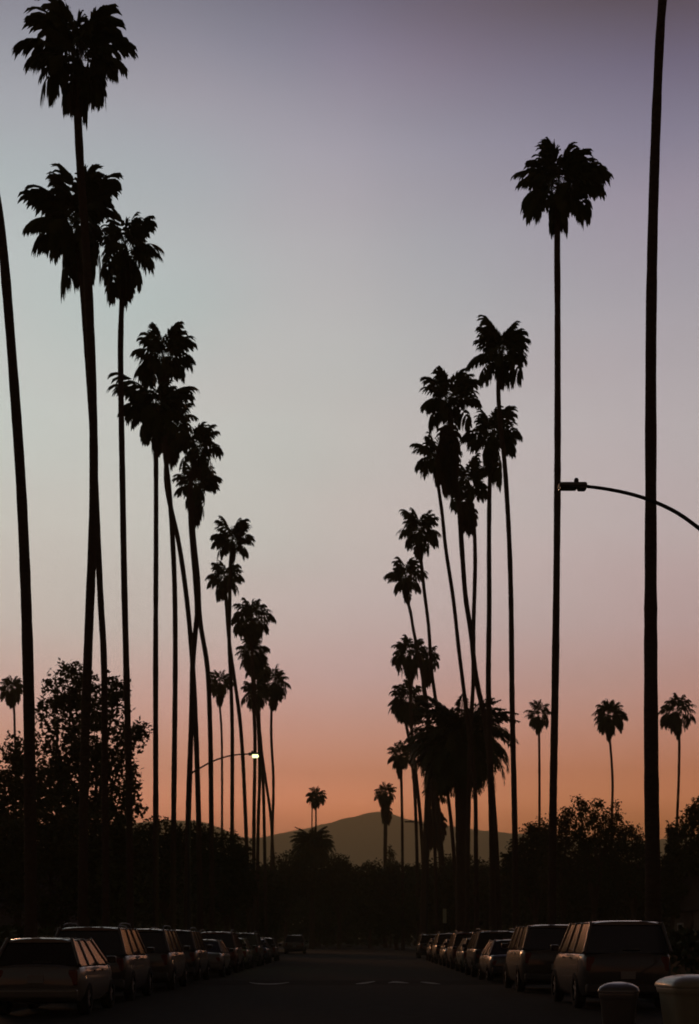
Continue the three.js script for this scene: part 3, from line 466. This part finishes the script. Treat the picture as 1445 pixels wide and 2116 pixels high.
house(27, 66, 11, 9, 3.3, -Math.PI / 2, 1, 'low house behind the hedge, nearest on the right');
house(28, 100, 12, 9, 3.4, -Math.PI / 2, 0, 'low house far down the right side below the clumped tree');

// ---------------------------------------------------------------- street lamps
function lamp(o) {
  const foot = at(o.pole, HY, o.Z), k = o.Z / F, g = thing('street_lamp', o.label, 'street lamp', [foot.x, 0, foot.z]);
  const pts = o.arm.map(([x, y]) => at(x, y, o.Z).sub(V(foot.x, 0, foot.z))), top = pts[0];
  part('pole', tube([V(0, 0, 0), V(0, top.y * 0.5, 0), V(0, top.y - 0.35, 0), V((pts[1].x) * 0.2, top.y + 0.05, 0), pts[1]], (u) => 0.105 - 0.06 * u, 0, 10, 40), M.steel, g);
  part('base', new THREE.LatheGeometry([[0, 0], [0.24, 0], [0.24, 0.08], [0.17, 0.14], [0.15, 0.5], [0.11, 0.56], [0, 0.56]].map((p) => new THREE.Vector2(...p)), 14), M.concrete, g);
  part('arm', tube(pts.slice(1), 0.042, 0.032, 8, 24), M.steel, g);
  const e = pts[pts.length - 1], s = o.dir, L = o.head * k, T = 0.13;
  const hd = part('lamp_head', merge([rbox(L, T * 0.62, 0.26, [e.x + s * L * 0.5, e.y + 0.012, 0], 0.035), rbox(L * 0.32, T, 0.2, [e.x + s * L * 0.16, e.y - 0.012, 0], 0.04)]), M.head, g);
  part('photocell', new THREE.LatheGeometry([[0, 0], [0.045, 0], [0.045, 0.07], [0.03, 0.1], [0, 0.105]].map((p) => new THREE.Vector2(...p)), 10).translate(e.x + s * L * 0.36, e.y + 0.05, 0), M.trim, hd);
  const lens = part('lens', rbox(L * 0.62, o.lit ? 0.15 : 0.03, 0.22, [e.x + s * L * 0.66, e.y - (o.lit ? 0.1 : 0.04), 0], o.lit ? 0.06 : 0.012), o.lit ? new THREE.MeshStandardMaterial({ color: 0x333322, emissive: new THREE.Color(0.9, 1, 0.42), emissiveIntensity: 2.2 }) : M.glass, hd);
  if (o.lit) {
    const l = new THREE.SpotLight(0xf2ffb0, 22, 40, 1.25, 0.7, 2); l.name = 'lamp_light'; l.position.set(e.x + s * L * 0.66, e.y - 0.2, 0); l.target.position.set(e.x + s * L * 0.66 + 0.3, 0, 0);
    l.castShadow = true; l.shadow.radius = 6; g.add(l, l.target);
  }
}
lamp({ Z: 26.5, pole: 1540, arm: [[1540, 1185], [1508, 1150], [1475, 1116], [1445, 1092], [1400, 1060], [1350, 1036], [1300, 1020], [1250, 1010], [1212, 1005]], dir: -1, head: 58, label: 'unlit street lamp on a long curved arm reaching in from the right' });
lamp({ Z: 65, pole: 391, arm: [[391, 1604], [401, 1594], [412, 1588], [440, 1573], [470, 1563], [495, 1559], [514, 1558]], dir: 1, head: 21, lit: true, label: 'lit street lamp glowing yellow white among the left palm trunks' });
lamp({ Z: 122, pole: 882, arm: [[882, 1712], [876, 1705], [868, 1701], [862, 1699], [856, 1698]], dir: -1, head: 20, label: 'small distant unlit street lamp left of the right palm trunks' });
{
  const p = at(919, 1938, 104), g = thing('street_sign', 'thin pale sign on a post beside the far right parked cars', 'sign', [p.x, 0, p.z]);
  part('post', tube([V(0, 0, 0), V(0, 1.9, 0), V(0, 3.7, 0)], 0.035, 0.035, 8, 6), M.steel, g);
  part('panel', rbox(0.26, 1.05, 0.03, [0, 3.1, 0.055], 0.012), mat(0.3, 0.34, 0.2, 0.5), g);
}

// ---------------------------------------------------------------- parked cars (all facing away down the street)
const KINDS = {
  hatch: { L: 4.2, w: 0.88, belt: 0.98, roof: 1.5, hood: 0.96, gb: 0.82, gt: 0.62, r0: 0.12, r1: 0.42, f1: 2.35, f0: 3.15, cuts: [0.3, 0.62], wheel: 0.32 },
  suv: { L: 4.7, w: 0.94, belt: 1.12, roof: 1.76, hood: 1.1, gb: 0.88, gt: 0.7, r0: 0.1, r1: 0.3, f1: 2.75, f0: 3.4, cuts: [0.36, 0.66], wheel: 0.37, rails: true },
  tall: { L: 4.9, w: 0.97, belt: 1.2, roof: 1.86, hood: 1.16, gb: 0.91, gt: 0.74, r0: 0.08, r1: 0.24, f1: 2.9, f0: 3.5, cuts: [0.38, 0.68], wheel: 0.39 },
  sedan: { L: 4.6, w: 0.9, belt: 0.94, roof: 1.44, hood: 0.92, gb: 0.82, gt: 0.6, r0: 0.75, r1: 1.3, f1: 2.65, f0: 3.5, cuts: [0.24, 0.6], wheel: 0.32, boot: 0.93 },
};
function car(kind, colour, x, Z, label) {
  const K = KINDS[kind], body = paintOf(...colour), g = thing('parked_car', label, 'car', [onStreet(x, Z), 0, -Z], 0, 'cars parked along both kerbs');
  const ring = (z, yb, yt, w, cam = 0.03) => { const h = [[0.6, yb], [0.9, yb + 0.03], [0.975, yb + 0.16], [1, yb + (yt - yb) * 0.5], [0.985, yt - 0.16], [0.955, yt - 0.06], [0.88, yt - 0.005], [0.5, yt + cam * 0.7], [0, yt + cam]]; return [...h.map(([a, y]) => V(a * w, y, -z)), ...h.slice(0, -1).reverse().map(([a, y]) => V(-a * w, y, -z))]; };
  const rearTop = K.boot ?? K.belt, L = K.L;
  part('body', loft([ring(0, 0.42, rearTop - 0.2, K.w * 0.8), ring(0.05, 0.34, rearTop - 0.06, K.w * 0.9), ring(0.16, 0.28, rearTop, K.w * 0.96), ring(0.6, 0.24, rearTop, K.w), ring(K.r1 + 0.3, 0.22, K.belt, K.w), ring(L * 0.55, 0.22, K.belt - 0.01, K.w), ring(K.f0 - 0.1, 0.22, K.belt - 0.02, K.w), ring(K.f0 + 0.35, 0.24, K.hood, K.w * 0.985), ring(L - 0.3, 0.26, K.hood - 0.14, K.w * 0.93), ring(L - 0.08, 0.32, K.hood - 0.26, K.w * 0.84), ring(L, 0.4, K.hood - 0.34, K.w * 0.72)]), body, g);
  const yb = K.belt - 0.015, yr = K.roof - 0.035;
  const B = (s, z) => V(s * K.gb, yb, -z), T = (s, z) => V(s * K.gt, yr, -z);
  part('rear_window', slab([B(-1, K.r0), B(1, K.r0), T(1, K.r1), T(-1, K.r1)], 0.03), M.glass, g);
  part('windscreen', slab([B(1, K.f0), B(-1, K.f0), T(-1, K.f1), T(1, K.f1)], 0.03), M.glass, g);
  const zb = (f) => K.r0 + (K.f0 - K.r0) * f, zt = (f) => K.r1 + (K.f1 - K.r1) * f, cuts = [0, ...K.cuts, 1];
  const pil = (p, q, w) => { const m = p.clone().add(q).multiplyScalar(0.5), d = q.clone().sub(p), ge = new RoundedBoxGeometry(w, d.length(), 0.05, 2, 0.02); ge.applyQuaternion(new THREE.Quaternion().setFromUnitVectors(V(0, 1, 0), d.normalize())); return ge.translate(m.x, m.y, m.z); };
  const pilS = (s, p, q, w) => { const m = p.clone().add(q).multiplyScalar(0.5), d = q.clone().sub(p), len = d.length(); d.normalize(); const out = V(s, 0.3, 0); out.addScaledVector(d, -out.dot(d)).normalize(); const zx = d.clone().cross(out); const mt = new THREE.Matrix4().makeBasis(out, d, out.clone().cross(d)).setPosition(m); return new RoundedBoxGeometry(0.055, len, w, 2, 0.024).applyMatrix4(mt); };
  for (const s of [-1, 1]) {
    for (let k = 0; k < 3; k++) { const a = cuts[k], b = cuts[k + 1], q = [B(s, zb(a)), B(s, zb(b)), T(s, zt(b)), T(s, zt(a))]; part('side_window', slab(s < 0 ? q.reverse() : q, 0.03), M.glass, g); }
    cuts.forEach((c, k) => part('pillar', pilS(s, B(s, zb(c)), T(s, zt(c)), [0.17, 0.08, 0.07, 0.1][k]), body, g));
    const m = part('mirror', rbox(0.2, 0.15, 0.1, [s * (K.gb + 0.17), K.belt + 0.07, -K.f0 + 0.42], 0.045), body, g); part('mirror_glass', box(0.16, 0.11, 0.012, [s * (K.gb + 0.17), K.belt + 0.07, -K.f0 + 0.476]), M.glass, m);
    part('tail_light', rbox(0.17, kind === 'sedan' ? 0.16 : 0.3, 0.08, [s * K.w * 0.8, rearTop - 0.24, -0.045], 0.03), M.red, g);
    part('headlight', rbox(0.3, 0.16, 0.12, [s * K.w * 0.66, K.hood - 0.36, -L + 0.06], 0.04), M.clear, g);
    for (const f of [0.42, 0.7]) part('door_handle', rbox(0.03, 0.035, 0.16, [s * (K.w + 0.006), K.belt - 0.13, -zb(f)], 0.012), M.trim, g);
    for (const z of [L * 0.19, L * 0.81]) {
      const wh = new THREE.Group(); wh.name = 'wheel'; wh.position.set(s * (K.w - 0.09), K.wheel, -z); g.add(wh);
      const R = K.wheel;
      part('tyre', new THREE.LatheGeometry([[R * 0.62, -0.1], [R * 0.92, -0.105], [R, -0.07], [R, 0.07], [R * 0.92, 0.105], [R * 0.62, 0.1]].map((p) => new THREE.Vector2(...p)), 22).rotateZ(Math.PI / 2), M.rubber, wh);
      part('rim', merge([new THREE.CylinderGeometry(R * 0.62, R * 0.62, 0.05, 20).rotateZ(Math.PI / 2).translate(s * 0.02, 0, 0), ...[0, 1, 2, 3, 4].map((k) => box(0.04, R * 0.56, 0.06, [s * 0.06, Math.cos(k * 1.2566) * R * 0.32, Math.sin(k * 1.2566) * R * 0.32], [k * 1.2566, 0, 0]))]), M.rim, wh);
    }
  }
  const n = 9, roofRing = (z, dy, w) => { const top = [], bot = []; for (let k = 0; k < n; k++) { const u = k / (n - 1) * 2 - 1; top.push(V(u * w, K.roof - 0.035 - dy + 0.05 * (1 - Math.abs(u) ** 3.2), -z)); bot.push(V(-u * w * 0.985, K.roof - 0.06 - dy, -z)); } return [...top, ...bot]; };
  const roof = part('roof', loft([roofRing(K.r1 - 0.06, 0.03, K.gt * 0.96), roofRing(K.r1 + 0.06, 0.008, K.gt + 0.02), roofRing((K.r1 + K.f1) / 2, 0, K.gt + 0.025), roofRing(K.f1 - 0.08, 0.008, K.gt + 0.02), roofRing(K.f1 + 0.06, 0.03, K.gt * 0.97)]), body, g);
  if (K.rails) for (const s of [-1, 1]) part('roof_rail', tube([V(s * (K.gt - 0.05), K.roof, -K.r1 - 0.2), V(s * (K.gt - 0.05), K.roof + 0.055, -K.r1 - 0.34), V(s * (K.gt - 0.05), K.roof + 0.055, -K.f1 + 0.5), V(s * (K.gt - 0.05), K.roof, -K.f1 + 0.36)], 0.018, 0.018, 6, 20), M.trim, roof);
  part('bumper', rbox(K.w * 1.82, 0.2, 0.16, [0, 0.44, -0.03], 0.06), kind === 'suv' || kind === 'tall' ? M.trim : body, g);
  part('number_plate', rbox(0.31, 0.16, 0.015, [0, kind === 'sedan' ? 0.45 : 0.72, kind === 'sedan' ? 0.055 : 0.012], 0.005), M.plate, g);
  part('rear_wiper', box(0.34, 0.02, 0.02, [0.1, yb + 0.07, -K.r0 + 0.025]), M.trim, g);
  return g;
}
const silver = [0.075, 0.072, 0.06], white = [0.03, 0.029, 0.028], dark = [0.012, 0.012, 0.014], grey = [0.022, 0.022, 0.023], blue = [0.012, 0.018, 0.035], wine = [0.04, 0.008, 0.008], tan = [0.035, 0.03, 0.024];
[
  ['hatch', silver, -6.12, 27, 'pale hatchback, nearest car at the lower left of the photo'],
  ['suv', grey, -6.28, 33, 'grey tall car parked just ahead of the pale hatchback on the left'],
  ['suv', tan, -6.2, 40, 'tan tall car third in the left row of parked cars'],
  ['suv', dark, -6.2, 46.6, 'black tall car fourth in the left row of parked cars'],
  ['sedan', silver, -6.0, 53.5, 'pale low saloon fifth in the left row with its boot lid showing'],
  ['suv', wine, -6.1, 60.5, 'dark red tall car sixth in the left row just past the pale saloon'],
  ['hatch', silver, -6.1, 67.5, 'silver hatchback seventh in the left row beyond the dark red car'],
  ['suv', grey, -6.1, 74.5, 'grey car eighth in the left row before the blue one'],
  ['sedan', blue, -6.1, 82, 'blue saloon ninth in the left row of parked cars'],
  ['hatch', tan, -6.1, 91, 'tan hatchback last in the close left row of parked cars'],
  ['suv', silver, -5.9, 132, 'pale distant car alone far down the left kerb'],
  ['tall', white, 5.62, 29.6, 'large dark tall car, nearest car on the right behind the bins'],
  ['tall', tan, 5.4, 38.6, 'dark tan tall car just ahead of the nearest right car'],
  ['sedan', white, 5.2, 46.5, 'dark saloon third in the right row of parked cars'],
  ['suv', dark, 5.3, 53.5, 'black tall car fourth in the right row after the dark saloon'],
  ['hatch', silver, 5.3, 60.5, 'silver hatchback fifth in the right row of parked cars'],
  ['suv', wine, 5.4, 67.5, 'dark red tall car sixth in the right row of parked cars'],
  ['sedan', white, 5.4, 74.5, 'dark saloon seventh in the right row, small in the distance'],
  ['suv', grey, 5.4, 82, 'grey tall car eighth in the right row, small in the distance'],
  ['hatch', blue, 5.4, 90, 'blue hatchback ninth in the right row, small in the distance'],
  ['suv', tan, 5.4, 104, 'tan car last in the right row beside the thin pale sign'],
].forEach((a) => { seed = 5; car(...a); });

// ---------------------------------------------------------------- wheeled bins at the lower right
function bin(x, Z, w, h, turn, m, label) {
  const g = thing('wheeled_bin', label, 'bin', [x, 0, -Z], turn, 'bins at the kerb on the right'), d = w * 1.12, lip = h * 0.8;
  const ring = (y, a, b) => { const r = [], c = 0.34; for (const [sx, sz] of [[1, 1], [-1, 1], [-1, -1], [1, -1]]) for (let k = 0; k < 4; k++) { const t = (k / 3) * Math.PI / 2 + ({ '1,1': 0, '-1,1': 1, '-1,-1': 2, '1,-1': 3 })[sx + ',' + sz] * Math.PI / 2; r.push(V(sx * (a - c * a) + Math.cos(t) * c * a, y, sz * (b - c * a) + Math.sin(t) * c * a)); } return r.reverse(); };
  part('body', loft([ring(0.06, w * 0.36, d * 0.36), ring(lip * 0.55, w * 0.42, d * 0.42), ring(lip - 0.01, w * 0.47, d * 0.47)]), m, g);
  part('rim', loft([ring(lip - 0.06, w * 0.485, d * 0.485), ring(lip, w * 0.5, d * 0.5), ring(lip + 0.02, w * 0.495, d * 0.495)]), m, g);
  const lid = part('lid', loft([ring(lip + 0.024, w * 0.52, d * 0.52), ring(lip + 0.05, w * 0.525, d * 0.525), ...[15, 30, 45, 60, 75].map((a) => { const q = a * Math.PI / 180; return ring(lip + 0.05 + (h - lip - 0.05) * Math.sin(q), w * (0.02 + 0.5 * Math.cos(q)), d * (0.02 + 0.5 * Math.cos(q))); }), ring(h, w * 0.05, d * 0.05)]), m, g);
  part('handle', tube([V(-w * 0.34, lip + 0.02, -d * 0.55), V(-w * 0.34, lip + 0.02, -d * 0.63), V(w * 0.34, lip + 0.02, -d * 0.63), V(w * 0.34, lip + 0.02, -d * 0.55)], 0.018, 0.018, 8, 20), M.trim, g);
  for (const s of [-1, 1]) part('wheel', new THREE.CylinderGeometry(0.13, 0.13, 0.06, 18).rotateZ(Math.PI / 2).translate(s * w * 0.38, 0.13, -d * 0.4), M.rubber, g);
}
bin(4.72, 19.6, 0.8, 1.0, 0.12, new THREE.MeshPhysicalMaterial({ color: new THREE.Color().setRGB(0.16, 0.15, 0.1), roughness: 0.38, clearcoat: 0.3 }), 'bin with a domed lid cut by the right edge of the photo');
bin(3.86, 20.4, 0.56, 0.87, -0.2, new THREE.MeshPhysicalMaterial({ color: new THREE.Color().setRGB(0.06, 0.055, 0.05), roughness: 0.34, clearcoat: 0.4 }), 'lower dark bin with a rounded lid left of the domed bin');

shade(scene);
renderer.render(scene, camera);
